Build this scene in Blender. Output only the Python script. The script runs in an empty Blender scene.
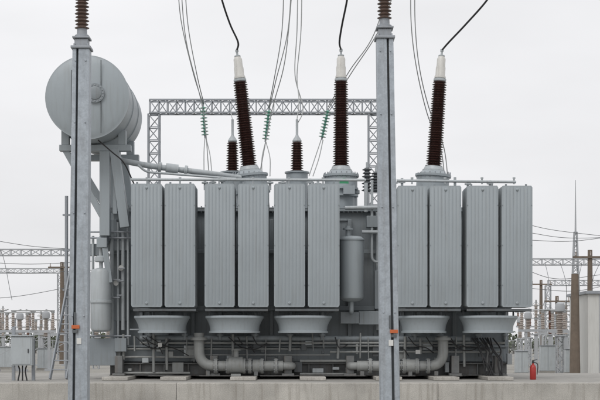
import bpy, bmesh, math, random
from mathutils import Vector, Matrix
random.seed(7)
CAMD=36.0; F=1440.0; VX=290.0; HY=345.0; CZ=1.7
def P(px,py,y):
    s=(y+CAMD)/F
    return Vector(((px-VX)*s,y,CZ+(HY-py)*s))
def S(y): return (y+CAMD)/F
# ---------------------------------------------------------------- materials
def mat(name,col,rough=0.5,metal=0.0,var=0.12,scale=3.0,streak=0.0,dirt=(0.16,0.14,0.11),bump=0.0,bscale=60,spec=0.5,fine=0.0,coat=0.0,ao=0.0):
    m=bpy.data.materials.new(name); m.use_nodes=True
    nt=m.node_tree; N=nt.nodes; L=nt.links
    b=N['Principled BSDF']; b.inputs['Roughness'].default_value=rough; b.inputs['Metallic'].default_value=metal
    b.inputs['Specular IOR Level'].default_value=spec
    b.inputs['Coat Weight'].default_value=coat
    tc=N.new('ShaderNodeTexCoord')
    no=N.new('ShaderNodeTexNoise'); no.inputs['Scale'].default_value=scale; no.inputs['Detail'].default_value=6; no.inputs['Roughness'].default_value=.6
    L.new(tc.outputs['Object'],no.inputs['Vector'])
    r=N.new('ShaderNodeMapRange'); r.inputs['From Min'].default_value=.25; r.inputs['From Max'].default_value=.75
    r.inputs['To Min'].default_value=1-var; r.inputs['To Max'].default_value=1+var
    L.new(no.outputs['Fac'],r.inputs['Value'])
    mul=N.new('ShaderNodeVectorMath'); mul.operation='SCALE'; mul.inputs[0].default_value=col
    L.new(r.outputs['Result'],mul.inputs['Scale'])
    last=mul.outputs['Vector']
    if streak>0:
        mp=N.new('ShaderNodeMapping'); mp.inputs['Scale'].default_value=(9,9,.55)
        L.new(tc.outputs['Object'],mp.inputs['Vector'])
        n2=N.new('ShaderNodeTexNoise'); n2.inputs['Scale'].default_value=1.6; n2.inputs['Detail'].default_value=5
        L.new(mp.outputs['Vector'],n2.inputs['Vector'])
        r2=N.new('ShaderNodeMapRange'); r2.inputs['From Min'].default_value=.5; r2.inputs['From Max'].default_value=.8
        r2.inputs['To Min'].default_value=0; r2.inputs['To Max'].default_value=streak
        L.new(n2.outputs['Fac'],r2.inputs['Value'])
        mx=N.new('ShaderNodeMix'); mx.data_type='RGBA'; mx.inputs['B'].default_value=(*dirt,1)
        L.new(r2.outputs['Result'],mx.inputs['Factor']); L.new(last,mx.inputs['A']); last=mx.outputs['Result']
    if fine>0:
        n3=N.new('ShaderNodeTexNoise'); n3.inputs['Scale'].default_value=bscale; n3.inputs['Detail'].default_value=3
        L.new(tc.outputs['Object'],n3.inputs['Vector'])
        r3=N.new('ShaderNodeMapRange'); r3.inputs['From Min'].default_value=.3; r3.inputs['From Max'].default_value=.7
        r3.inputs['To Min'].default_value=1-fine; r3.inputs['To Max'].default_value=1+fine
        L.new(n3.outputs['Fac'],r3.inputs['Value'])
        m3=N.new('ShaderNodeVectorMath'); m3.operation='SCALE'; L.new(last,m3.inputs[0]); L.new(r3.outputs['Result'],m3.inputs['Scale']); last=m3.outputs['Vector']
    L.new(last,b.inputs['Base Color'])
    rr=N.new('ShaderNodeMapRange'); rr.inputs['To Min'].default_value=max(0,rough-.1); rr.inputs['To Max'].default_value=min(1,rough+.12)
    L.new(no.outputs['Fac'],rr.inputs['Value']); L.new(rr.outputs['Result'],b.inputs['Roughness'])
    if bump>0:
        n4=N.new('ShaderNodeTexNoise'); n4.inputs['Scale'].default_value=bscale; n4.inputs['Detail'].default_value=4
        L.new(tc.outputs['Object'],n4.inputs['Vector'])
        bp=N.new('ShaderNodeBump'); bp.inputs['Strength'].default_value=bump; bp.inputs['Distance'].default_value=.01
        L.new(n4.outputs['Fac'],bp.inputs['Height']); L.new(bp.outputs['Normal'],b.inputs['Normal'])
    return m
M={}
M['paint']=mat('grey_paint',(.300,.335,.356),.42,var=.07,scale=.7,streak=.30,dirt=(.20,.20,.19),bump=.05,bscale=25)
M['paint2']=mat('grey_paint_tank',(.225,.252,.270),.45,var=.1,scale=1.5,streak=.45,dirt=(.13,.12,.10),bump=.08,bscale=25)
M['dark']=mat('dark_grey_steel',(.095,.105,.112),.55,var=.2,scale=3,streak=.5,dirt=(.08,.06,.045),bump=.1)
M['skid']=mat('weathered_skid_steel',(.15,.155,.155),.6,var=.25,scale=4,streak=.7,dirt=(.11,.075,.05),bump=.2)
M['pale']=mat('pale_grey_paint',(.39,.42,.435),.4,var=.07,scale=3,streak=.3)
M['pipe']=mat('pipe_grey_beige',(.27,.28,.275),.5,var=.12,scale=4,streak=.45,bump=.1)
M['galv']=mat('galvanised_steel',(.36,.395,.43),.5,metal=.4,var=.2,scale=7,streak=.5,dirt=(.21,.205,.2),fine=.09,bscale=38)
M['galvd']=mat('galvanised_steel_dull',(.30,.32,.345),.55,metal=.3,var=.12,scale=5,streak=.3)
M['far']=mat('galvanised_steel_hazed',(.36,.375,.39),.7,metal=0,var=.1,scale=1)  # paler base colour for distant steel, with the haze painted in
M['brown']=mat('brown_glazed_porcelain',(.046,.021,.0175),.28,var=.25,scale=4,streak=.35,dirt=(.09,.07,.06),coat=.2)
M['brown2']=mat('post_porcelain',(.15,.105,.088),.3,var=.2,scale=5,streak=.3)
M['white']=mat('off_white_porcelain',(.58,.57,.54),.4,var=.08,scale=5,streak=.3)
M['cream']=mat('weathered_porcelain',(.36,.32,.29),.4,var=.2,scale=2)
M['rust']=mat('brown_far_porcelain',(.16,.085,.06),.4,var=.2,scale=2)
M['alu']=mat('aluminium_conductor',(.30,.31,.31),.5,metal=.4,var=.1)
M['black']=mat('black_rubber',(.022,.022,.024),.5,var=.15)
M['green']=mat('green_glass',(.14,.34,.27),.15,var=.1,coat=.4)
M['greenp']=mat('green_plate',(.03,.22,.10),.5,var=.1)
M['orange']=mat('orange_paint',(.50,.12,.035),.55,var=.2)
M['red']=mat('red_paint',(.36,.03,.025),.45,var=.15)
M['label']=mat('label_white',(.62,.62,.60),.5,var=.04)
M['conc']=mat('concrete',(.40,.385,.355),.85,var=.26,scale=1.1,streak=.6,dirt=(.2,.18,.15),bump=.6,bscale=50,fine=.16)
M['concd']=mat('concrete_slab',(.29,.28,.26),.9,var=.25,scale=2,bump=.5,bscale=40,fine=.14)
M['gravel']=mat('gravel_ground',(.25,.24,.215),.95,var=.3,scale=.15,bump=1,bscale=18,fine=.35)
M['wood']=mat('weathered_wood_pole',(.14,.11,.085),.8,var=.25,scale=3,streak=.4)
M['wall']=mat('cladding_wall',(.52,.52,.50),.6,var=.06,scale=.8,streak=.25)
M['glass']=mat('dark_window',(.03,.035,.04),.1,var=.05)
M['leaf']=mat('foliage',(.085,.10,.065),.8,var=.4,scale=.6)
M['bark']=mat('bark',(.08,.065,.05),.9,var=.3)
# ---------------------------------------------------------------- group builder
class G:
    def __init__(s,name,loc=(0,0,0)):
        s.e=bpy.data.objects.new(name,None); bpy.context.collection.objects.link(s.e)
        s.e.location=loc; s.loc=Vector(loc); s.parts={}
    def bm(s,part,m,bevel=0):
        k=part
        if k not in s.parts: s.parts[k]=(bmesh.new(),m,bevel)
        return s.parts[k][0]
    def done(s,smooth=35):
        for k,(b,m,bev) in s.parts.items():
            me=bpy.data.meshes.new(k); 
            bmesh.ops.translate(b,verts=b.verts,vec=-s.loc)
            bmesh.ops.recalc_face_normals(b,faces=b.faces)
            b.to_mesh(me); b.free()
            me.materials.append(M[m])
            for p in me.polygons: p.use_smooth=True
            me.set_sharp_from_angle(angle=math.radians(smooth))
            o=bpy.data.objects.new(k,me); bpy.context.collection.objects.link(o); o.parent=s.e
            if bev>0:
                md=o.modifiers.new('bevel','BEVEL'); md.width=bev; md.segments=2; md.limit_method='ANGLE'; md.angle_limit=math.radians(50)
        return s.e
def box(b,c,s,R=None):
    c=Vector(c); v=[]
    for z in(-.5,.5):
        for x,y in((-.5,-.5),(.5,-.5),(.5,.5),(-.5,.5)):
            p=Vector((x*s[0],y*s[1],z*s[2]))
            if R is not None: p=R@p
            v.append(b.verts.new(c+p))
    for f in((0,3,2,1),(4,5,6,7),(0,1,5,4),(1,2,6,5),(2,3,7,6),(3,0,4,7)): b.faces.new([v[i] for i in f])
def box2(b,x0,x1,y0,y1,z0,z1): box(b,((x0+x1)/2,(y0+y1)/2,(z0+z1)/2),(abs(x1-x0),abs(y1-y0),abs(z1-z0)))
def bar(b,p0,p1,w,h=None,roll=0):
    h=h or w; p0=Vector(p0);p1=Vector(p1); d=p1-p0
    q=d.to_track_quat('Z','Y'); R=q.to_matrix()@Matrix.Rotation(roll,3,'Z')
    box(b,(p0+p1)/2,(w,h,d.length),R)
def revolve(b,o,ax,prof,seg=24,cap=True):
    o=Vector(o); R=Vector(ax).normalized().to_track_quat('Z','Y').to_matrix()
    rings=[]
    for r,h in prof:
        rings.append([b.verts.new(o+R@Vector((r*math.cos(2*math.pi*i/seg),r*math.sin(2*math.pi*i/seg),h))) for i in range(seg)])
    for a,c in zip(rings,rings[1:]):
        for i in range(seg):
            j=(i+1)%seg; b.faces.new((a[i],a[j],c[j],c[i]))
    if cap:
        b.faces.new(rings[0][::-1]); b.faces.new(rings[-1])
def cyl(b,p0,p1,r,seg=16,r2=None):
    p0=Vector(p0);p1=Vector(p1); revolve(b,p0,p1-p0,[(r,0),(r2 if r2 is not None else r,(p1-p0).length)],seg)
def catmull(pts,n=8):
    pts=[Vector(p) for p in pts]; P_=[pts[0]*2-pts[1]]+pts+[pts[-1]*2-pts[-2]]; out=[]
    for i in range(1,len(P_)-2):
        a,b_,c,d=P_[i-1:i+3]
        for k in range(n):
            t=k/n
            out.append(.5*((2*b_)+(c-a)*t+(2*a-5*b_+4*c-d)*t*t+(3*b_-a-3*c+d)*t**3))
    out.append(pts[-1]); return out
def rounded(pts,rad,n=6):
    pts=[Vector(p) for p in pts]; out=[pts[0]]
    for i in range(1,len(pts)-1):
        a,b_,c=pts[i-1:i+2]; u=(a-b_);v=(c-b_); r=min(rad,u.length*.49,v.length*.49)
        p=b_+u.normalized()*r;q=b_+v.normalized()*r
        for k in range(n+1):
            t=k/n; out.append(p*(1-t)**2+b_*2*t*(1-t)+q*t*t)
    out.append(pts[-1]); return out
def tube(b,pts,r,seg=8):
    pts=[Vector(p) for p in pts]; n=len(pts); rings=[]; up=None
    for i,p in enumerate(pts):
        d=(pts[min(i+1,n-1)]-pts[max(i-1,0)]).normalized()
        if up is None:
            up=d.orthogonal().normalized()
        up=(up-d*up.dot(d)).normalized(); w=d.cross(up)
        rings.append([b.verts.new(p+(up*math.cos(2*math.pi*k/seg)+w*math.sin(2*math.pi*k/seg))*r) for k in range(seg)])
    for a,c in zip(rings,rings[1:]):
        for i in range(seg):
            j=(i+1)%seg; b.faces.new((a[i],a[j],c[j],c[i]))
    b.faces.new(rings[0][::-1]); b.faces.new(rings[-1])
def sheds(rc,rs0,rs1,h0,h1,n,alt=.82):
    pr=[(rc*1.15,h0)]
    for i in range(n):
        t=i/max(1,n-1); rs=rs0*(1-t)+rs1*t; c=rc*(1-t)+rc*(rs1/rs0)*t
        if i%2: rs*=alt
        h=h0+(h1-h0)*(i+.15)/n; p=(h1-h0)/n
        pr+=[(c,h),(rs*.97,h+p*.25),(rs,h+p*.33),(rs*.93,h+p*.42),(c*1.05,h+p*.75)]
    pr.append((rc*(rs1/rs0)*1.1,h1)); return pr
def lattice(b,p0,p1,w,n,side=(0,0,1),t=.05,w1=None,tb=None):
    p0=Vector(p0);p1=Vector(p1); w1=w if w1 is None else w1; tb=tb or t*.6
    d=(p1-p0).normalized(); u=Vector(side); u=(u-d*u.dot(d)).normalized(); v=d.cross(u)
    def C(i,t_):
        ww=(w*(1-t_)+w1*t_)/2; su,sv=((1,1),(1,-1),(-1,-1),(-1,1))[i%4]
        return p0+(p1-p0)*t_+u*su*ww+v*sv*ww
    for i in range(4):
        bar(b,C(i,0),C(i,1),t)
        for k in range(n):
            a=k/n;c=(k+1)/n
            if k%2: bar(b,C(i,a),C(i+1,c),tb)
            else: bar(b,C(i+1,a),C(i,c),tb)
            bar(b,C(i,a),C(i+1,a),tb)
        bar(b,C(i,1),C(i+1,1),tb)
# ---------------------------------------------------------------- ground
g=G('ground'); b=g.bm('ground_sheet','gravel'); 
vs=[b.verts.new(v) for v in((-1500,-100,0),(1500,-100,0),(1500,2500,0),(-1500,2500,0))]; b.faces.new(vs); g.done()
g=G('concrete_plinth')
PT=.83
b=g.bm('wall','conc',.015)
x=-20.6
while x<20:
    box2(b,x,x+5.99,-3.0,-2.7,-.1,PT); x+=6
b=g.bm('slab','concd'); box2(b,-20,20,-2.695,9,-.1,PT-.012)
b=g.bm('rail_beams','conc',.01)
for px in(122,178,245,312,385,440,492):
    c=P(px,378,1.2); box2(b,c.x-.32,c.x+.32,-.35,5,PT-.01,PT+.075)
g.done()
# ---------------------------------------------------------------- TRANSFORMER
T=G('power_transformer')
# tank
s=S(2.0); xl=(113-VX)*s; xr=(508-VX)*s; zt=CZ+(345-212)*s
b=T.bm('tank','paint2',.015)
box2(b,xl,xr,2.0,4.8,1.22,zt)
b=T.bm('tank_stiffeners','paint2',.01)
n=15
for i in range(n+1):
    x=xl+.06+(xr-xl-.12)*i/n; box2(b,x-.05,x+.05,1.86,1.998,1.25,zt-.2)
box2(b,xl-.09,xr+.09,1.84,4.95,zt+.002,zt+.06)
box2(b,xl-.09,xr+.09,1.84,4.95,zt+.064,zt+.11)
for k in range(5): box2(b,xl-.10,xl-.002,2.1+k*.6,2.2+k*.6,1.25,zt-.2)
box2(b,xl-.04,xr+.04,1.80,1.857,2.6,2.72)
box2(b,xl-.04,xr+.04,1.80,1.857,4.1,4.2)
bb=T.bm('cover_bolts','galvd')
for i in range(90):
    x=xl+(xr-xl)*i/89; cyl(bb,(x,1.87,zt-.02),(x,1.87,zt+.14),.018,6)
# skid
b=T.bm('skid','skid',.008)
box2(b,xl-.02,xr-.1,1.55,1.62,.93,1.2)
box2(b,xl-.02,xr-.1,1.40,1.77,1.2,1.235); box2(b,xl-.02,xr-.1,1.40,1.77,.90,.93)
box2(b,xl,xr-.1,1.9,4.9,.9,1.218)
for i in range(17):
    x=xl+.15+(xr-xl-.4)*i/16; box2(b,x-.015,x+.015,1.42,1.548,.932,1.198)
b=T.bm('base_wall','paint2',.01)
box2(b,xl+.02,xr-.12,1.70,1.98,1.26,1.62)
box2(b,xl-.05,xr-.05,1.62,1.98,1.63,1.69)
random.seed(3)
b=T.bm('base_details','pipe',.008); b2=T.bm('base_dark_boxes','dark',.01); b3=T.bm('base_junction_boxes','pale',.008)
for i in range(60):
    px=118+i*6.6+random.uniform(-2,2); 
    if random.random()<.65:
        c=P(px,random.uniform(342,372),1.35); w=random.uniform(.08,.3); h=random.uniform(.06,.3)
        box(random.choice((b,b2,b2,b3)),c,(w*(.6 if random.random()<.4 else 1),random.uniform(.1,.25),h))
b=T.bm('conduits','pipe')
for py,a,c,r in((343,140,505,.03),(349,116,300,.022),(352,330,500,.03),(357,118,200,.025),(373,118,190,.03),(361,300,350,.035),(374,300,350,.025),(346,340,470,.018),(355,205,330,.016)):
    cyl(b,P(a,py,1.25),P(c,py,1.25),r,8)
for i in range(24):
    px=118+i*16+random.uniform(-7,7); cyl(b,P(px,336+random.uniform(-3,4),1.2),P(px+random.uniform(-1,1),random.uniform(346,374),1.2),random.choice((.012,.02,.035)),8)
b=T.bm('jacking_pads','skid',.01)
for px in(119,214,288,350,455,498):
    c=P(px,368,1.1); box2(b,c.x-.16,c.x+.16,.95,1.4,PT+.08,PT+.14); box2(b,c.x-.1,c.x+.1,1.0,1.4,PT+.142,1.42); 
# radiators
def radiator(x0,x1,zb,zt_,nP=20,pitch=.052):
    W=x1-x0; nf=8; per=8; N=nf*per
    bb=T.bm('radiator_panels','paint')
    xs=[]; 
    lip=.03
    for i in range(N+1):
        t=i/N; xs.append((x0+lip+(W-2*lip)*t, .006+.0165*abs(math.sin(math.pi*t*nf))**.6))
    xs=[(x0,.004)]+xs+[(x1,.004)]
    rows=[(zb,0),(zb+.045,0),(zb+.10,1),(zt_-.10,1),(zt_-.045,0),(zt_,0)]
    for k in range(nP):
        y=.026+k*pitch+random.uniform(-.003,.003)
        f=[];bk=[]; jx=random.uniform(-.003,.003)
        for ri,(z,a) in enumerate(rows):
            ins=.03 if ri in(0,5) else 0
            def xx(x): return jx+(x0+W/2)+(x-x0-W/2)*(1-2*ins/W)
            f.append([bb.verts.new((xx(x),y-(.004+(d-.004)*a),z)) for x,d in xs])
            bk.append([bb.verts.new((xx(x),y+(.004+(d-.004)*a),z)) for x,d in xs])
        for r in range(len(rows)-1):
            for i in range(len(xs)-1):
                bb.faces.new((f[r][i],f[r][i+1],f[r+1][i+1],f[r+1][i]))
                bb.faces.new((bk[r][i+1],bk[r][i],bk[r+1][i],bk[r+1][i+1]))
            bb.faces.new((f[r][0],f[r+1][0],bk[r+1][0],bk[r][0])); bb.faces.new((f[r][-1],bk[r][-1],bk[r+1][-1],f[r+1][-1]))
        bb.faces.new(f[0]+bk[0][::-1]); bb.faces.new(f[-1][::-1]+bk[-1])
    L=nP*pitch; cx=(x0+x1)/2
    hb=T.bm('radiator_headers','paint')
    for z in(zb+.1,zt_-.1):
        revolve(hb,(cx,-.02,z),(0,1,0),[(.02,0),(.035,.012),(.035,L+.1)],16)
        cyl(hb,(cx,L+.05,z),(cx,2.0,z),.07,16); cyl(hb,(cx,L+.25,z),(cx,L+.3,z),.12,16)
    lb=T.bm('radiator_lugs','paint2',.004)
    for dx in(-W*.33,W*.33):
        box2(lb,cx+dx-.025,cx+dx+.025,.2,.215,zt_-.02,zt_+.06)
    rb=T.bm('radiator_tie_rods','paint2')
    for z in (zb+.55,zb+1.55,zb+2.55):
        for xx_ in(x0+.012,x1-.012): cyl(rb,(xx_,.0,z),(xx_,L,z),.009,6)
Rs=[(131,162),(164.5,195),(204.5,234.5),(238,268.5),(274,305),(308,339.5),(397.5,427.5),(430,461.5),(467,498.5),(502,532.5)]
for i,(a,c) in enumerate(Rs):
    t=183.5 if i<6 else 185.5
    p=P(a,307,0);q=P(c,t,0); radiator(p.x,q.x,p.z,q.z)
# top rail & bottom rail
b=T.bm('radiator_top_rail','pale')
cyl(b,P(131,179.5,.3),P(366,180,.3),.035,12); cyl(b,P(397,180.5,.3),P(516,182,.3),.035,12)
for px in(147,180,219,253,289,323,412,445,482,514): cyl(b,P(px,178,.3),P(px,184,.3),.022,8); cyl(b,P(px,177.3,.3),P(px,179,.3),.035,8)
b=T.bm('radiator_bottom_frame','dark',.006)
for a,c in((133,196),(205,268),(275,339),(398,461),(467,532)):
    p=P(a,310,0);q=P(c,310,0)
    box2(b,p.x,q.x,.04,.09,p.z-.03,p.z+.03); box2(b,p.x,q.x,1.0,1.05,p.z-.03,p.z+.03)
    for x in(p.x+.1,(p.x+q.x)/2,q.x-.1): box2(b,x-.03,x+.03,.092,1.9,p.z-.02,p.z+.025)
# fans
fb=T.bm('fan_rings','paint'); hub=T.bm('fan_hubs','dark'); 
for a,c in((134,190),(205,264),(274,332),(398,450),(459,518)):
    cx=((a+c)/2-VX)*S(.55); r=(c-a)/2*S(.55); zt2=CZ+(345-315.5)*S(-.1); zb2=CZ+(345-333)*S(.1)
    H=zt2-zb2
    prof=[(r*.995,H),(r,H-.015),(r,H-.055),(r*.965,H-.075),(r*.90,H*.62),(r*.85,H*.42),(r*.83,.06),(r*.87,.05),(r*.87,.0),(r*.80,0),(r*.80,H*.4),(r*.95,H-.02)]
    revolve(fb,(cx,.62,zb2),(0,0,1),prof,48,cap=False)
    cyl(hub,(cx,.62,zb2+.05),(cx,.62,zb2+.3),.14,20)
    for k in range(7):
        an=k*2*math.pi/7; d=Vector((math.cos(an),math.sin(an),0))
        R=Matrix.Rotation(an,3,'Z')@Matrix.Rotation(.5,3,'X')
        box(hub,Vector((cx,.62,zb2+.18))+d*r*.46,(r*.6,.18,.012),R)
    for k in range(4):
        an=k*math.pi/2+.78; d=Vector((math.cos(an),math.sin(an),0)); bar(hub,Vector((cx,.62,zb2+.03)),Vector((cx,.62,zb2+.03))+d*r*.81,.03)
    for dx in(-.85,-.3,.3,.85): box2(hub,cx+dx*r-.02,cx+dx*r+.02,.58,.62,zt2-.01,zt2+.12)
# big oil pipes with pumps
def flange(b,p,ax,r,t=.035): p=Vector(p);ax=Vector(ax).normalized(); revolve(b,p-ax*t,ax,[(r,0),(r,t*.9),(r*.97,t*.9),(r*.97,t*1.1),(r,t*1.1),(r,t*2)],20)
b=T.bm('oil_pipes','pipe')
y=.95
tube(b,rounded([P(199,333,y),P(199,366,y),P(283,366,y)],.45,8),.135,20)
tube(b,rounded([P(443,336,y),P(443,366,y),P(357,366,y)],.45,8),.135,20)
tube(b,rounded([P(283,366,y),P(292,366,y),P(292,366,2.0)],.2,6),.1,16)
tube(b,rounded([P(357,366,y),P(350,366,y),P(350,366,2.0)],.2,6),.1,16)
for px in(216,228,244,250,262,276,370,383,398,404,417,428): flange(b,P(px,366,y),(1,0,0),.2)
for px in(199,443): flange(b,P(px,339,y),(0,0,1),.21)
cyl(b,P(229,365,y),P(243,365,y),.21,24); cyl(b,P(384,365,y),P(397,365,y),.21,24)
cyl(b,P(253,366,y),P(261,366,y),.17,20); cyl(b,P(405,366,y),P(416,366,y),.17,20)
for px in(236,390):
    cyl(b,P(px,357,y),P(px,350,y),.07,12); cyl(b,P(px,350.5,y),P(px,349.5,y),.13,12)
    box(b,P(px,376,y),(.25,.3,.12))
bb=T.bm('flange_bolts','galvd')
for px in(216,228,244,250,262,276,370,383,398,404,417,428):
    c=P(px,366,y)
    for k in range(10):
        an=k*math.pi/5; q=c+Vector((0,.165*math.cos(an),.165*math.sin(an))); cyl(bb,q-Vector((.055,0,0)),q+Vector((.055,0,0)),.014,6)
b=T.bm('pipe_supports','skid',.006)
for px in(208,256,362,410,436):
    c=P(px,372,y); box2(b,c.x-.05,c.x+.05,y-.1,y+.1,PT+.08,c.z+.02)
b=T.bm('lower_manifold','paint2')
cyl(b,P(140,338,1.3),P(470,339,1.3),.07,16)
for px in(150,185,220,255,290,322,415,440,478,505):
    cyl(b,P(px,312,1.25),P(px,340,1.25),.05,12)
    flange(b,P(px,335,1.25),(0,0,1),.09,.02)
b=T.bm('control_cables','black'); random.seed(5)
for i in range(9):
    x0=478+i*2.6
    tube(b,catmull([P(x0-6,338,1.1),P(x0+random.uniform(-4,6),350,.9),P(x0+random.uniform(-2,8),362,.8),P(x0+5+random.uniform(-3,6),379,.8)],5),.02,6)
for i in range(14):
    x0=random.uniform(130,470); d=random.uniform(12,40)
    tube(b,catmull([P(x0,337,1.15),P(x0+d*.3,344+random.uniform(0,5),1.1),P(x0+d*.7,345+random.uniform(0,6),1.1),P(x0+d,339+random.uniform(0,20),1.15)],5),.014,6)
# top: turrets
tb=T.bm('bushing_turrets','paint'); 
def turret(px,py_top,py_bot,y,r,lean=0):
    p0=P(px,py_bot,y);p1=P(px,py_top,y); p1.x+=lean*(p1.z-p0.z); L=(p1-p0).length
    revolve(tb,p0,p1-p0,[(r*1.1,0),(r*1.1,.05),(r,.06),(r,L*.45),(r*1.14,L*.45+.01),(r*1.14,L*.45+.1),(r,L*.45+.11),(r,L-.2),(r*1.1,L-.19),(r*1.1,L-.13),(r*.9,L-.12),(r*.62,L)],36)
    return p1,(p1-p0).normalized()
bt={}
for nm,px,pt,lean in(('l',254,170,-.105),('m',341,170,0.0),('r',430.5,170,.07)):
    bt[nm]=turret(px,pt,214,2.7,.44,lean)
br=T.bm('high_voltage_bushing_sheds','brown'); wc=T.bm('bushing_caps','pale'); wh=T.bm('bushing_upper_insulators','white')
tops={}
sp=S(2.7)
for nm,(p,ax) in bt.items():
    revolve(wc,p-ax*.06,ax,[(.30,0),(.30,.06),(.27,.07),(.24,.15),(.2,.17)],28)
    L=86*sp
    revolve(br,p+ax*.08,ax,sheds(.155,.232,.195,0,L,36,.94),28)
    q=p+ax*(.08+L)
    revolve(wc,q-ax*.01,ax,[(.15,0),(.17,.02),(.17,.07),(.13,.09)],20)
    revolve(wh,q+ax*.08,ax,[(.15,0),(.155,.03),(.13,.09),(.13,.28),(.115,.34),(.115,.52),(.07,.60)],20)
    revolve(wc,q+ax*.67,ax,[(.085,0),(.085,.03),(.03,.04),(.03,.13),(.045,.13),(.045,.19),(.0,.2)],14,cap=False)
    tops[nm]=q+ax*.84
b=T.bm('turret_plate','greenp'); c=P(344,183,2.7-.44); cyl(b,(c.x,c.y-.07,c.z),(c.x,c.y+.06,c.z),.12,20)
b=T.bm('turret_bolts','galvd')
for nm,(p,ax) in bt.items():
    for k in range(20):
        an=k*math.pi/10; q=p+Vector((.45*math.cos(an),.45*math.sin(an),-.22)); cyl(b,q,q+Vector((0,0,.14)),.014,6)
b=T.bm('center_assembly','paint')
cyl(b,P(341,225,2.4),P(341,185,2.4),.36,32)
for py in(190,197,213,222): revolve(b,P(341,py,2.4),(0,0,1),[(.46,0),(.46,.05)],36)
c=P(349,190,1.85); box(b,c,(.3,.2,.22))
c0=P(351.5,302,.9); c1=P(351.5,236,.9); H=c1.z-c0.z; r=12.3*S(.9)
revolve(b,c0,(0,0,1),[(.06,0),(r*.7,.03),(r*.95,.09),(r,.14),(r,H*.93-.0),(r*1.07,H*.93),(r*1.07,H*.95),(r*.97,H*.96),(r*.8,H*.99),(.08,H)],36)
cyl(b,P(348,236,.9),P(348,226,.9),.06,12); revolve(b,P(348,230,.9),(0,0,1),[(.13,0),(.13,.05)],16)
tube(b,rounded([P(351.5,302,.9),P(351.5,312,.9),P(351.5,312,2)],.1),.06,12)
b=T.bm('center_pipes','pale')
for px,a,c,r,yy in((366,183,212,.05,1.6),(372,180,250,.035,1.5),(378,212,330,.06,1.7),(386,214,330,.04,1.6),(392,200,330,.06,1.7)):
    cyl(b,P(px,a,yy),P(px,c,yy),r,12)
cyl(b,P(345,208,1.4),P(398,207,1.4),.05,12); cyl(b,P(362,232,1.4),P(398,232,1.4),.045,12)
tube(b,rounded([P(372,250,1.5),P(372,262,1.5),P(392,262,1.5)],.2),.035,10)
b=T.bm('center_boxes','paint2',.01)
box(b,P(375,222,1.6),(.45,.3,.3)); box(b,P(384,290,1.6),(.5,.3,1.0)); box(b,P(372,318,1.4),(.7,.3,.35)); box(b,P(350,318,1.4),(.5,.3,.3))
bs=T.bm('neutral_bushings','dark')
for px,a,c in((367,192,168),(376,192,172)):
    p=P(px,a,2.4); L=(a-c)*S(2.4); revolve(bs,p,(0,0,1),sheds(.07,.15,.13,0,L,7,.9),16)
    cyl(wc,p+Vector((0,0,L)),p+Vector((0,0,L+.15)),.03,8)
# LV bushings
bl=T.bm('low_voltage_bushing_sheds','brown')
lv={}
for k,px in((0,232.5),(1,297)):
    p=P(px,213,3.6); q=P(px,172,3.6)
    revolve(tb,p,(0,0,1),[(.3,0),(.3,q.z-p.z-.05),(.34,q.z-p.z-.04),(.34,q.z-p.z)],24)
    L=30*S(3.6); revolve(bl,q,(0,0,1),sheds(.12,.19,.165,0,L,12,.94),22)
    revolve(wc,q+Vector((0,0,L)),(0,0,1),[(.12,0),(.13,.03),(.1,.09),(.05,.16),(.035,.2),(.035,.62),(.015,.64)],14)
    lv[k]=q+Vector((0,0,L+.62))
b=T.bm('cover_fittings','pale')
random.seed(11)
for px in(205,213,222,270,283,310,318,395,402,455,468,490):
    p=P(px,190,2.2); h=random.uniform(8,14)*S(2.2); cyl(b,p,p+Vector((0,0,h)),.035,8); revolve(b,p+Vector((0,0,h*.6)),(0,0,1),[(.09,0),(.09,.04)],10)
# conservator
cb=T.bm('conservator','paint')
c0=P(87,97,-.2); R_=41.3*S(-.2); L=3.5
revolve(cb,c0,(0,1,0),[(.02,-.09),(R_*.45,-.075),(R_*.8,-.03),(R_*.96,.01),(R_,.03),(R_*1.02,.03),(R_*1.02,.08),(R_*.992,.085),(R_*.992,L-.1),(R_*.96,L),(R_*.5,L+.12),(.02,L+.14)],72)
for yy in(1.15,2.4): revolve(cb,c0+Vector((0,yy,0)),(0,1,0),[(R_*.992,0),(R_*1.01,.003),(R_*1.01,.05),(R_*.992,.053)],72,cap=False)
b=T.bm('conservator_manhole','paint2')
m0=P(95,93,-.31)
revolve(b,m0,(0,1,0),[(.02,-.06),(.13,-.06),(.16,-.05),(.16,-.03),(.24,-.03),(.24,.03),(.2,.03),(.2,.12)],32)
bb=T.bm('conservator_bolts','galvd')
for k in range(16):
    an=k*math.pi/8; cyl(bb,m0+Vector((.2*math.cos(an),-.05,.2*math.sin(an))),m0+Vector((.2*math.cos(an),0,.2*math.sin(an))),.014,6)
b=T.bm('oil_level_pipe','dark')
cyl(b,P(101,60,-.3),P(101,133,-.3),.012,8); cyl(b,P(72,70,-.3),P(72,128,-.3),.02,8)
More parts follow.
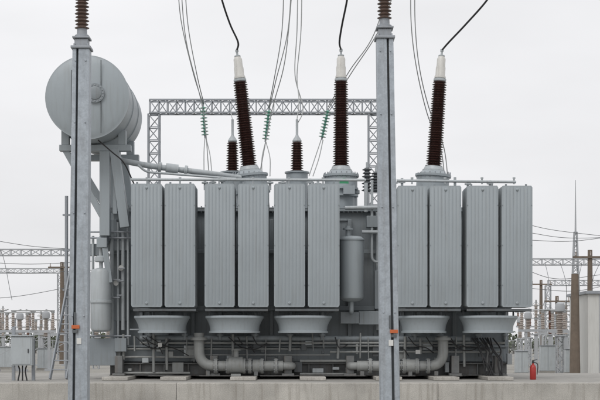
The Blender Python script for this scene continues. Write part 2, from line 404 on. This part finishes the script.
# conservator supports
b=T.bm('conservator_supports','paint',.01)
for yy in(.9,2.8):
    xx=c0.x
    box2(b,xx-.85,xx+.98,yy-.12,yy+.12,c0.z-R_-.18,c0.z-R_-.02)
    for dx in(-.7,.75): box2(b,xx+dx-.1,xx+dx+.1,yy-.1,yy+.1,c0.z-R_-.02,c0.z-R_*.66)
    zb_=CZ+(345-236)*S(yy)
    box2(b,xx+.18,xx+.44,yy-.13,yy+.13,zb_,c0.z-R_-.182)
    bar(b,(xx+.55,yy,c0.z-R_-.12),(xl+.45,yy,zt-.5),.26,.24)
    bar(b,(xx-.7,yy,c0.z-R_-.15),(xx+.3,yy,zb_+.4),.16,.16)
    box2(b,xx+.1,xl-.01,yy-.10,yy+.10,zb_-.3,zb_-.05)
    bar(b,(xx+.3,yy,zb_-.3),(xl+.05,yy+.02,zb_-1.2),.14,.14)
    xg=xx+.5
    v=[b.verts.new(q) for q in((xg,yy-.02,c0.z-R_-.2),(xl+.25,yy-.02,zt-.15),(xg,yy-.02,zt-.15),(xg,yy+.02,c0.z-R_-.2),(xl+.25,yy+.02,zt-.15),(xg,yy+.02,zt-.15))]
    for f in((0,1,2),(5,4,3),(0,3,4,1),(1,4,5,2),(2,5,3,0)): b.faces.new([v[i] for i in f])
box2(b,xl-.2,xl-.02,.9,3.3,zt-.9,zt-.6)
b=T.bm('conservator_pipe','pale')
tube(b,rounded([P(118,150,1.2),P(118,160,1.2),P(150,166,1.2),P(214,174,1.6),P(240,178,2.2)],.3),.075,14)
flange(b,P(160,167.2,1.25),(1,0,-.15),.13); flange(b,P(186,170.4,1.4),(1,0,-.15),.13)
cyl(b,P(166,168,1.3),P(178,169.5,1.35),.13,16)
tube(b,rounded([P(138,165,1.0),P(146,172,1.0),P(200,176,1.0),P(236,179,1.0)],.2),.03,8)
b=T.bm('hanging_lead','black')
tube(b,catmull([P(98,140,.2),P(112,152,.3),P(124,163,.5),P(134,184,.8)],6),.018,6)
b=T.bm('breather_tank','pale')
c=P(101,332,1.0); H=(332-268)*S(1.0); r=10.5*S(1.0)
revolve(b,c,(0,0,1),[(r*.5,0),(r*.9,.04),(r,.1),(r,H*.45),(r*1.12,H*.455),(r*1.12,H*.49),(r,H*.495),(r,H-.12),(r*.85,H-.04),(.08,H)],32)
cyl(b,P(101,268,1),P(101,236,1),.05,12)
revolve(b,P(101,262,1),(0,0,1),[(.14,0),(.16,.02),(.16,.12),(.1,.16)],16)
for px,a,c,r in((93,236,345,.035),(112,232,340,.05),(118,222,345,.03),(123,232,330,.045),(128,205,345,.03)):
    cyl(b,P(px,a,1.3),P(px,c,1.3),r,10)
b=T.bm('end_cabinets','paint2',.01)
box(b,P(103,352,1.4),(.75,.5,.7)); box(b,P(121,300,1.6),(.42,.3,1.1)); box(b,P(118,246,1.5),(.6,.3,.25)); box(b,P(97,250,1.5),(.35,.3,.3))
box(b,P(121,345,1.2),(.3,.25,.35))
b=T.bm('end_platform','galvd')
for py in(232,238,336): cyl(b,P(90,py,1.2),P(131,py,1.2),.022,8)
for i in range(10):
    px=random.uniform(92,130); py=random.uniform(240,330); cyl(b,P(px,py,1.15),P(px+random.uniform(4,12),py,1.15),.02,8)
bs2=T.bm('end_gauges','label')
for px,py in((107,255),(116,283),(121,268)): cyl(bs2,P(px,py,1.25),P(px,py,1.2),.07,16)
b=T.bm('nameplates','label')
for px,py,w,h in((418,352,.12,.1),(303,330,.1,.08),(160,345,.1,.1)): box(b,P(px,py,1.02),(w,.01,h))
T.done()
# ---------------------------------------------------------------- LADDER
l=G('ladder',P(66,380,.6)); b=l.bm('rails','galvd')
A0,A1=P(50,379,.6),P(72,262,1.6); o=Vector((.42,0,0))
bar(b,A0,A1,.04,.08);bar(b,A0+o,A1+o,.04,.08)
b=l.bm('rungs','galvd')
for i in range(1,13):
    t=i/13; cyl(b,A0.lerp(A1,t),A0.lerp(A1,t)+o,.015,8)
l.done()
g=G('cable_riser_pole',P(66,378,2.2)); b=g.bm('pole','galvd'); cyl(b,P(66.5,379,2.2),P(66.5,196,2.2),.045,10)
b=g.bm('brackets','galvd')
for py in(215,250,290,330): box(b,P(66.5,py,2.2),(.2,.06,.05))
g.done()
# ---------------------------------------------------------------- foreground columns
def column(pxb,pxt,pyt,wb,wt,seam,ins_px,name='steel_support_column'):
    y=-14; s=S(y)
    B=P(pxb,0,y); B.z=-.05; Tt=P(pxt,pyt,y)
    c=G(name,(B.x,y,0))
    def tap(b,f0,f1,d0,d1):
        v=[]
        for (cx,w,z) in((B.x,wb*s,B.z),(Tt.x,wt*s,Tt.z)):
            for fx,fy in((f0,d0),(f1,d0),(f1,d1),(f0,d1)): v.append(b.verts.new((cx-w/2+w*fx,y+fy,z)))
        for f in((0,3,2,1),(4,5,6,7),(0,1,5,4),(1,2,6,5),(2,3,7,6),(3,0,4,7)): b.faces.new([v[i] for i in f])
    b=c.bm('channels','galv',.008)
    tap(b,0,seam-.06,-.14,.14); tap(b,seam+.06,1,-.14,.14)
    b=c.bm('slot_shade','dark'); tap(b,seam-.058,seam+.058,-.06,.06)  # dark strip painting the recess shadow between the two channels
    b=c.bm('bolts','galv',.004)
    for t in(.12,.35,.6,.82,.97):
        q=Vector((B.x,y,B.z)).lerp(Tt,t); w=(wb*(1-t)+wt*t)*s
        for sx in(-1,1):
            cyl(b,(q.x+sx*w*.3,y-.158,q.z),(q.x+sx*w*.3,y-.142,q.z),.012,8)
    b=c.bm('cap_plate','galvd',.006)
    box(b,Tt+Vector((0,0,.02)),(.30,.34,.04)); box(b,Tt+Vector((0,0,.10)),(.20,.22,.11)); box(b,Tt+Vector((0,0,.175)),(.26,.28,.03))
    for dx in(-.1,.1): cyl(b,Tt+Vector((dx,-.12,-.04)),Tt+Vector((dx,-.12,.08)),.015,6)
    q=Tt+Vector((0,0,.19))
    b=c.bm('insulator_fittings','galvd'); revolve(b,q,(0,0,1),[(.11,0),(.11,.03),(.08,.05),(.075,.13)],20)
    b=c.bm('post_insulator','brown2'); revolve(b,q+Vector((0,0,.12)),(0,0,1),sheds(.06,.112,.108,0,1.25,23,.9),24)
    b=c.bm('busbar_clamp','galvd'); revolve(b,q+Vector((0,0,1.37)),(0,0,1),[(.07,0),(.07,.1),(.03,.12),(.03,.2)],16)
    return c,Tt,s,y
c,Tt,s,y=column(78.3,82,50,20,16.5,.30,82)
b=c.bm('orange_marker','orange',.003); box(b,P(75.5,327,y-.16),(.12,.02,.055))
b=c.bm('marker_bracket','dark',.003); box(b,P(75,331.5,y-.16),(.08,.02,.045)); box(b,P(75,319,y-.15),(.03,.02,.2))
b=c.bm('number_label','label'); box(b,P(79,341,y-.15),(.07,.012,.09))
c.done()
c,Tt2,s,y=column(390.5,384.5,40,20,16.5,.66,384)
b=c.bm('orange_marker','orange',.003); box(b,P(394,331.5,y-.16),(.12,.02,.055))
b=c.bm('marker_bracket','dark',.003); box(b,P(394,336,y-.16),(.08,.02,.045)); box(b,P(390,322,y-.15),(.03,.02,.2))
b=c.bm('number_label','label'); box(b,P(391,343,y-.15),(.07,.012,.09))
c.done()
g=G('tubular_busbar',(0,-14,8)); b=g.bm('tube','alu')
tube(b,[(-14,-14,Tt.z+1.78),(Tt.x,-14,Tt.z+1.78),(Tt2.x,-14,Tt2.z+1.78),(14,-14,Tt2.z+1.78)],.05,12); g.done()
# ---------------------------------------------------------------- gantry
y=9; g=G('lattice_gantry',P(262,107,y)); b=g.bm('beam','galvd')
lattice(b,P(150,107,y),P(380,107,y),.40,26,(0,0,1),.045,tb=.028)
b=g.bm('legs','galvd')
for px in(154,374):
    a=P(px,114,y); lattice(b,(a.x,y,0),(a.x,y,a.z-.02),.34,22,(1,0,0),.045,tb=.028)
g.done()
# ---------------------------------------------------------------- insulator strings & wires
def ins_string(p0,p1,n=9,r=.11):
    g=G('glass_insulator_string',p0); p0=Vector(p0);p1=Vector(p1); d=p1-p0;L=d.length;pr=[]
    for i in range(n):
        h=L*(i+.1)/n;p=L/n; pr+=[(.03,h),(.035,h+p*.2),(r,h+p*.45),(r,h+p*.55),(.04,h+p*.7)]
    revolve(g.bm('glass_discs','green'),p0,d,pr,16)
    cyl(g.bm('end_fittings','galvd'),p0-d*.06,p1+d*.06,.025,8); g.done()
def wire(name,pts,r=.014,m='alu',n=8):
    g=G(name,pts[0]); tube(g.bm('strand',m),catmull(pts,n),r,6); g.done()
ins_string(P(203,106,7),P(205,136,7)); ins_string(P(269,110,7),P(265.5,140,7)); ins_string(P(328,110,6.5),P(322,138,6.5))
W='overhead_conductor'
wire(W,[P(177,-30,5),P(181,20,5.5),P(193,72,6),P(203,104,7)])
wire(W,[P(184,-30,5),P(188,25,5.5),P(197,75,6),P(204,104,7)])
wire(W,[P(180,-30,4),P(186,40,4.5),P(203,110,5),P(209,174,5)])
wire(W,[P(205,138,7),P(204,152,6),P(204,175,5)]); wire(W,[P(206,138,7),P(210,155,6),P(212,175,5)])
wire(W,[P(292,-30,5),P(288,30,5.5),P(276,80,6),P(269.5,108,7)])
wire(W,[P(284,-30,5),P(282,30,5.5),P(274,80,6),P(268.5,108,7)])
wire(W,[P(293,-20,4),P(285,60,4.5),P(272,110,5),P(260,172,5)])
wire(W,[P(265.5,142,7),P(262,158,6),P(262,176,5)]); wire(W,[P(266,142,7),P(270,158,6),P(270,176,5)])
wire(W,[P(302,-30,4),P(301,30,4),P(297,75,4),P(299,100,3.8),lv[1]])
wire(W,[P(298,-30,4),P(297,30,4),P(295,75,4),P(303,108,3.8),lv[1]+Vector((0,0,-.15))])
wire(W,[P(402,-30,5),P(380,28,5.5),P(352,72,6),P(329,108,7)])
wire(W,[P(394,-30,5),P(374,34,5.5),P(350,70,6),P(328,107,7)])
wire(W,[P(321,140,6.5),P(315,158,6),P(309,176,5)]); wire(W,[P(323,140,6.5),P(319,158,6),P(313,176,5)])
wire(W,[P(232,100,9),P(231,112,7),lv[0]])
wire(W,[P(411,-30,3),P(411,20,3.2),P(416,65,3.5),P(427,113,4),P(441,150,4.5),P(446,195,4.6)]); wire(W,[P(415,-30,3),P(415,20,3.2),P(419,65,3.5),P(429,108,4),P(444,148,4.5),P(449,195,4.6)])
J='bushing_jumper_cable'
wire(J,[P(216,-25,1),P(222,0,1.2),P(230,24,1.8),P(238,42,2.4),tops['l']],.026,'black')
wire(J,[P(350,-25,1),P(347,0,1.4),P(342,25,2),P(339.5,42,2.4),tops['m']],.026,'black')
wire(J,[P(500,-22,1),P(487,0,1.2),P(466,24,1.8),P(449,42,2.3),tops['r']],.026,'black')
# ---------------------------------------------------------------- junction box left
g=G('junction_box',P(22,382,-.5)); y=-.5
b=g.bm('cabinet','pale',.01); c=P(22.5,351,y); box(b,c,(.52,.28,.72))
b=g.bm('cabinet_roof','pale',.005); box(b,c+Vector((0,-.01,.375)),(.58,.34,.025))
b=g.bm('door','pale',.004); box(b,c+Vector((.0,-.147,0)),(.45,.012,.65))
b=g.bm('handle','black'); box(b,c+Vector((.17,-.165,0)),(.02,.02,.1))
b=g.bm('post','galvd',.004); q=P(12,0,y); box2(b,q.x-.04,q.x+.04,y-.04+.2,y+.04+.2,PT-.02,c.z+.6); q=P(32,0,y); box2(b,q.x-.04,q.x+.04,y+.16,y+.24,PT-.02,c.z+.3)
b=g.bm('conduit','black')
for dx in(-.1,0,.1): tube(b,catmull([c+Vector((dx,0,-.36)),c+Vector((dx*.7,0,-.5)),(c.x+dx*1.1,y,PT-.01)],5),.02,6)
g.done()
g=G('fire_extinguisher',P(533,382,.5)); y=.5
c=P(533,0,y); b=g.bm('body','red'); revolve(b,(c.x,y,PT-.01),(0,0,1),[(.07,0),(.08,.02),(.08,.30),(.06,.36),(.025,.39),(.025,.42)],20)
b=g.bm('valve','black'); box(b,(c.x,y,PT+.43),(.05,.04,.06)); bar(b,(c.x-.02,y,PT+.47),(c.x+.11,y,PT+.50),.02)
tube(b,catmull([(c.x+.03,y,PT+.43),(c.x+.12,y,PT+.37),(c.x+.1,y-.02,PT+.12)],5),.012,6); g.done()
# ---------------------------------------------------------------- distant yard
def dgantry(pxa,pxb,py,y,w=.5):
    g=G('lattice_gantry',P((pxa+pxb)/2,py,y)); a=P(pxa,py,y);c=P(pxb,py,y); n=max(6,int((c.x-a.x)/.7))
    lattice(g.bm('beam','far'),a,c,w,n,(0,0,1),.07,tb=.045)
    for p in(a,c): lattice(g.bm('legs','far'),(p.x,y,0),(p.x,y,p.z-w/2),w,12,(1,0,0),.08,tb=.05)
    g.done()
dgantry(-60,172,252.5,64,.42); dgantry(500,700,262,64,.42); dgantry(-90,60,271,120,.5); dgantry(548,720,283,105,.5)
def disconnector(px,y,h=2.5,ih=1.2,m='cream',n=3,sp=1.3):
    c=P(px,345,y); x=c.x; g=G('disconnector_switch',(x,y,0))
    b=g.bm('support_frame','far')
    for dx in(-sp*.8,sp*.8):
        box2(b,x+dx-.08,x+dx+.08,y-.08,y+.08,0,h); box2(b,x+dx-.25,x+dx+.25,y-.25,y+.25,0,.15)
    bar(b,(x-sp*.8,y,h*.3),(x+sp*.8,y,h*.75),.05)
    box2(b,x-sp*1.15,x+sp*1.15,y-.12,y+.12,h,h+.16)
    bi=g.bm('post_insulators',m); t=g.bm('blades','alu')
    for k in range(n):
        xx=x+(k-(n-1)/2)*sp; revolve(bi,(xx,y,h+.16),(0,0,1),sheds(.09,.17,.13,0,ih,9,.85),12)
        revolve(t,(xx,y,h+.16+ih),(0,0,1),[(.12,0),(.12,.12),(.05,.14)],10)
        bar(t,(xx,y,h+.25+ih),(xx+random.choice((-.5,.5)),y+.2,h+.4+ih),.06)
    cyl(t,(x-sp*1.1,y,h+.33+ih),(x+sp*1.1,y,h+.33+ih),.035,8)
    g.done()
def ct(px,y,h=2.3,ih=1.6,m='cream'):
    c=P(px,345,y); x=c.x; g=G('current_transformer',(x,y,0)); b=g.bm('support','far')
    lattice(b,(x,y,0),(x,y,h),.4,5,(1,0,0),.06,tb=.04); box2(b,x-.3,x+.3,y-.3,y+.3,h,h+.08)
    revolve(g.bm('insulator',m),(x,y,h+.1),(0,0,1),sheds(.14,.26,.2,0,ih,12,.85),14)
    revolve(g.bm('head','far'),(x,y,h+.1+ih),(0,0,1),[(.16,0),(.28,.08),(.3,.3),(.26,.5),(.1,.6)],16); g.done()
def arrester(px,y,h=2.4,ih=1.9,m='rust'):
    c=P(px,345,y); x=c.x; g=G('surge_arrester',(x,y,0)); b=g.bm('support','far')
    box2(b,x-.11,x+.11,y-.11,y+.11,0,h); box2(b,x-.28,x+.28,y-.28,y+.28,-.02,.12); box2(b,x-.2,x+.2,y-.2,y+.2,h+.002,h+.06)
    bi=g.bm('insulator',m); revolve(bi,(x,y,h+.08),(0,0,1),sheds(.08,.15,.14,0,ih*.47,9,.9),12); revolve(bi,(x,y,h+.2+ih*.47),(0,0,1),sheds(.08,.15,.14,0,ih*.47,9,.9),12)
    t=g.bm('grading_ring','alu'); cyl(t,(x,y,h+.07+ih*.47),(x,y,h+.21+ih*.47),.12,12); cyl(t,(x,y,h+.19+ih*.94),(x,y,h+.5+ih*.94),.05,8)
    ring=[(x+.3*math.cos(k*math.pi/10),y+.3*math.sin(k*math.pi/10),h+.1+ih*.94) for k in range(21)]; tube(t,ring,.025,6)
    bar(t,(x-.3,y,h+.1+ih*.94),(x,y,h+.4+ih*.94),.02); bar(t,(x+.3,y,h+.1+ih*.94),(x,y,h+.4+ih*.94),.02); g.done()
random.seed(21)
for px,y in((7,56),(33,58),(-20,57),(52,80),(543,52),(572,60),(600,56)): disconnector(px,y,2.5,random.uniform(.9,1.15))
for px,y in((20,75),(560,48),(586,50),(46,70),(528,72),(96,66),(108,90),(520,90)): ct(px,y,2.2,1.3,'cream')
for px,y in((15,100),(60,110),(540,100),(590,95),(555,84)): disconnector(px,y,2.6,1.3,'far')
for px,y in((536,62),(550,66),(566,70),(583,44),(593,66),(3,88),(28,92),(41,84)): arrester(px,y,2.4,random.uniform(1.6,2.3),random.choice(('rust','cream')))
for px,y in((578,88),(562,118),(30,125),(530,120)): disconnector(px,y,3.6,1.4,'rust')
def pole(px,pyt,y,r=.18,arm=True):
    c=P(px,pyt,y); g=G('utility_pole',(c.x,y,0)); b=g.bm('shaft','wood'); cyl(b,(c.x,y,0),c,r*1.2,12,r2=r*.8)
    if arm:
        b=g.bm('crossarm','wood'); box(b,c+Vector((0,-r,-.5)),(2.4,.12,.14)); 
        for dx in(-1,0,1): revolve(g.bm('pin_insulators','cream'),c+Vector((dx,-r,-.42)),(0,0,1),sheds(.04,.09,.07,0,.3,3),10)
    g.done()
pole(575,274,40,.24,False); pole(590,250,62,.2); pole(62,262,92,.2); pole(557,296,95,.2); pole(541,280,125,.2)
y=104; a=P(575.5,345,y); g=G('lightning_mast',(a.x,y,0)); t=P(575.5,232,y)
lattice(g.bm('lattice','far'),(a.x,y,0),t,1.1,22,(1,0,0),.1,w1=.25,tb=.06); cyl(g.bm('spire','far'),t,P(575.5,180,y),.09,8,r2=.03); g.done()
y=130; a=P(66,345,y); g=G('lightning_mast',(a.x,y,0)); t=P(66,262,y)
lattice(g.bm('lattice','far'),(a.x,y,0),t,1.0,18,(1,0,0),.1,w1=.25,tb=.06); cyl(g.bm('spire','far'),t,P(66,205,y),.08,8,r2=.03); g.done()
for p in([P(525,232,60),P(570,238,62),P(640,236,64)],[P(525,224,60),P(560,231,62),P(640,240,64)],[P(525,240,60),P(575,241,62),P(640,232,64)],
         [P(-20,238,60),P(30,246,62),P(70,249,64)],[P(-20,262,60),P(40,264,62),P(140,258,64)],[P(-20,270,60),P(30,273,62),P(130,268,64)],[P(-30,300,60),P(20,296,62),P(75,286,64)],
         [P(525,270,60),P(560,279,62),P(620,272,64)],[P(525,288,60),P(575,291,62),P(620,282,64)],[P(-20,262,60),P(0,250,62),P(12,300,58)],[P(600,262,64),P(592,285,60),P(596,320,56)],[P(545,262,64),P(549,285,58),P(543,306,52)],
         [P(560,262,64),P(566,284,62),P(566,312,70)],[P(582,262,64),P(577,290,55),P(583,306,44)]):
    wire('overhead_conductor',p,.018,'dark')
y=40; a=P(588,345,y); g=G('switchgear_building',(a.x,y,0)); h=CZ+(345-294)*S(y)
b=g.bm('walls','wall',.01); box2(b,a.x,a.x+7,y,y+5,0,h)
b=g.bm('roof','galvd',.01); box2(b,a.x-.15,a.x+7.15,y-.15,y+5.15,h+.002,h+.16)
b=g.bm('panel_seams','galvd')
for i in range(1,12): box2(b,a.x+i*.6-.012,a.x+i*.6+.012,y-.02,y-.002,.1,h-.05)
b=g.bm('door','dark',.01); box2(b,a.x+1.4,a.x+2.3,y-.05,y-.022,.15,2.3)
b=g.bm('window','glass'); box2(b,a.x+3.2,a.x+4.4,y-.05,y-.022,1.2,2.3)
b=g.bm('plinth','concd'); box2(b,a.x-.05,a.x+7.05,y-.06,y+5.05,-.05,.1); g.done()
for px,y,w,h in((548,50,.9,1.5),(522,44,.7,1.2),(44,60,.9,1.3),(5,64,1.1,1.4),(573,45,.8,1.3)):
    a=P(px,345,y); g=G('control_cabinet',(a.x,y,0)); box2(g.bm('body','pale',.02),a.x-w/2,a.x+w/2,y,y+.5,.15,.15+h); box2(g.bm('foot','concd'),a.x-w/2-.05,a.x+w/2+.05,y-.05,y+.55,0,.148)
    box2(g.bm('roof','galvd',.01),a.x-w/2-.04,a.x+w/2+.04,y-.06,y+.54,.152+h,.19+h); box2(g.bm('door_gap','dark'),a.x-.008,a.x+.008,y-.006,y-.002,.2,.1+h); g.done()
g=G('perimeter_fence',(0,75,0)); b=g.bm('posts','far')
for i in range(-30,31): box2(b,i*2.5-.05,i*2.5+.05,131,131.1,0,2.3)
for z in(.3,1.2,2.2): box2(b,-75,75,131.04,131.07,z,z+.05)
b=g.bm('panels','far')
for i in range(-500,501): box2(b,i*.15-.01,i*.15+.01,131.02,131.035,.1,2.2)
g.done()
g=G('distant_tree_line',(0,260,0)); bl_=g.bm('foliage','leaf'); bt_=g.bm('trunks','bark'); random.seed(4)
for i in range(90):
    x=random.uniform(-86,86); y=random.uniform(230,270); h=random.uniform(2.4,5.0)
    cyl(bt_,(x,y,0),(x,y,h*.7),.18,6,r2=.05)
    for k in range(3): bar(bt_,(x,y,h*(.3+.12*k)),(x+random.uniform(-1,1),y+random.uniform(-1,1),h*(.6+.12*k)),.06)
    for k in range(130):
        u=random.gauss(0,.85);v=random.gauss(0,.85); z=h*.6+random.gauss(0,h*.2); c=Vector((x+u*1.3,y+v,max(.2,z))); sz=random.uniform(.2,.45)
        d1=Vector((random.uniform(-1,1),random.uniform(-1,1),random.uniform(-1,1))).normalized()*sz; d2=d1.orthogonal().normalized()*sz*.8
        vs=[bl_.verts.new(c+d1),bl_.verts.new(c+d2),bl_.verts.new(c-d1),bl_.verts.new(c-d2)]; bl_.faces.new(vs)
g.done()
# ---------------------------------------------------------------- camera, light, world
cam=bpy.data.cameras.new('Camera'); co=bpy.data.objects.new('Camera',cam); bpy.context.collection.objects.link(co)
co.location=(0,-36,1.7); co.rotation_euler=(math.radians(90),0,0); cam.sensor_width=36; cam.lens=86.4
cam.shift_x=10/600; cam.shift_y=145/600; cam.clip_end=5000; bpy.context.scene.camera=co
EL,AZ=math.radians(48),math.radians(-25)
sd=Vector((math.sin(AZ)*math.cos(EL),-math.cos(AZ)*math.cos(EL),math.sin(EL)))
su=bpy.data.lights.new('Sun','SUN'); su.energy=1.1; su.angle=math.radians(30); su.color=(1,.98,.95)
so=bpy.data.objects.new('Sun',su); bpy.context.collection.objects.link(so); so.rotation_euler=sd.to_track_quat('Z','Y').to_euler()
w=bpy.data.worlds.new('World'); bpy.context.scene.world=w; w.use_nodes=True; nt=w.node_tree;N=nt.nodes;Lk=nt.links
bg=N['Background']; bg.inputs['Strength'].default_value=.1
sky=N.new('ShaderNodeTexSky'); sky.sky_type='NISHITA'; sky.sun_disc=False; sky.sun_elevation=EL; sky.sun_rotation=math.pi-AZ; sky.dust_density=4
hs=N.new('ShaderNodeHueSaturation'); hs.inputs['Saturation'].default_value=.35; Lk.new(sky.outputs['Color'],hs.inputs['Color'])
tc=N.new('ShaderNodeTexCoord'); sx=N.new('ShaderNodeSeparateXYZ'); Lk.new(tc.outputs['Generated'],sx.inputs['Vector'])
mr=N.new('ShaderNodeMapRange'); mr.inputs['From Min'].default_value=0; mr.inputs['From Max'].default_value=1; mr.inputs['To Min'].default_value=8.7; mr.inputs['To Max'].default_value=11.5
Lk.new(sx.outputs['Z'],mr.inputs['Value'])
mp=N.new('ShaderNodeMapping'); mp.inputs['Scale'].default_value=(2,2,7); Lk.new(tc.outputs['Generated'],mp.inputs['Vector'])
no=N.new('ShaderNodeTexNoise'); no.inputs['Scale'].default_value=1.6; no.inputs['Detail'].default_value=4; Lk.new(mp.outputs['Vector'],no.inputs['Vector'])
nr=N.new('ShaderNodeMapRange'); nr.inputs['From Min'].default_value=.3; nr.inputs['From Max'].default_value=.7; nr.inputs['To Min'].default_value=.92; nr.inputs['To Max'].default_value=1.05; Lk.new(no.outputs['Fac'],nr.inputs['Value'])
mu=N.new('ShaderNodeMath'); mu.operation='MULTIPLY'; Lk.new(mr.outputs['Result'],mu.inputs[0]); Lk.new(nr.outputs['Result'],mu.inputs[1])
vc=N.new('ShaderNodeVectorMath'); vc.operation='SCALE'; vc.inputs[0].default_value=(1.0,1.0,1.02); Lk.new(mu.outputs[0],vc.inputs['Scale'])
mx=N.new('ShaderNodeMix'); mx.data_type='RGBA'; mx.inputs['Factor'].default_value=.93; Lk.new(hs.outputs['Color'],mx.inputs['A']); Lk.new(vc.outputs['Vector'],mx.inputs['B'])
Lk.new(mx.outputs['Result'],bg.inputs['Color'])
sc=bpy.context.scene; sc.view_settings.view_transform='Standard'; sc.view_settings.look='None'; sc.view_settings.exposure=0
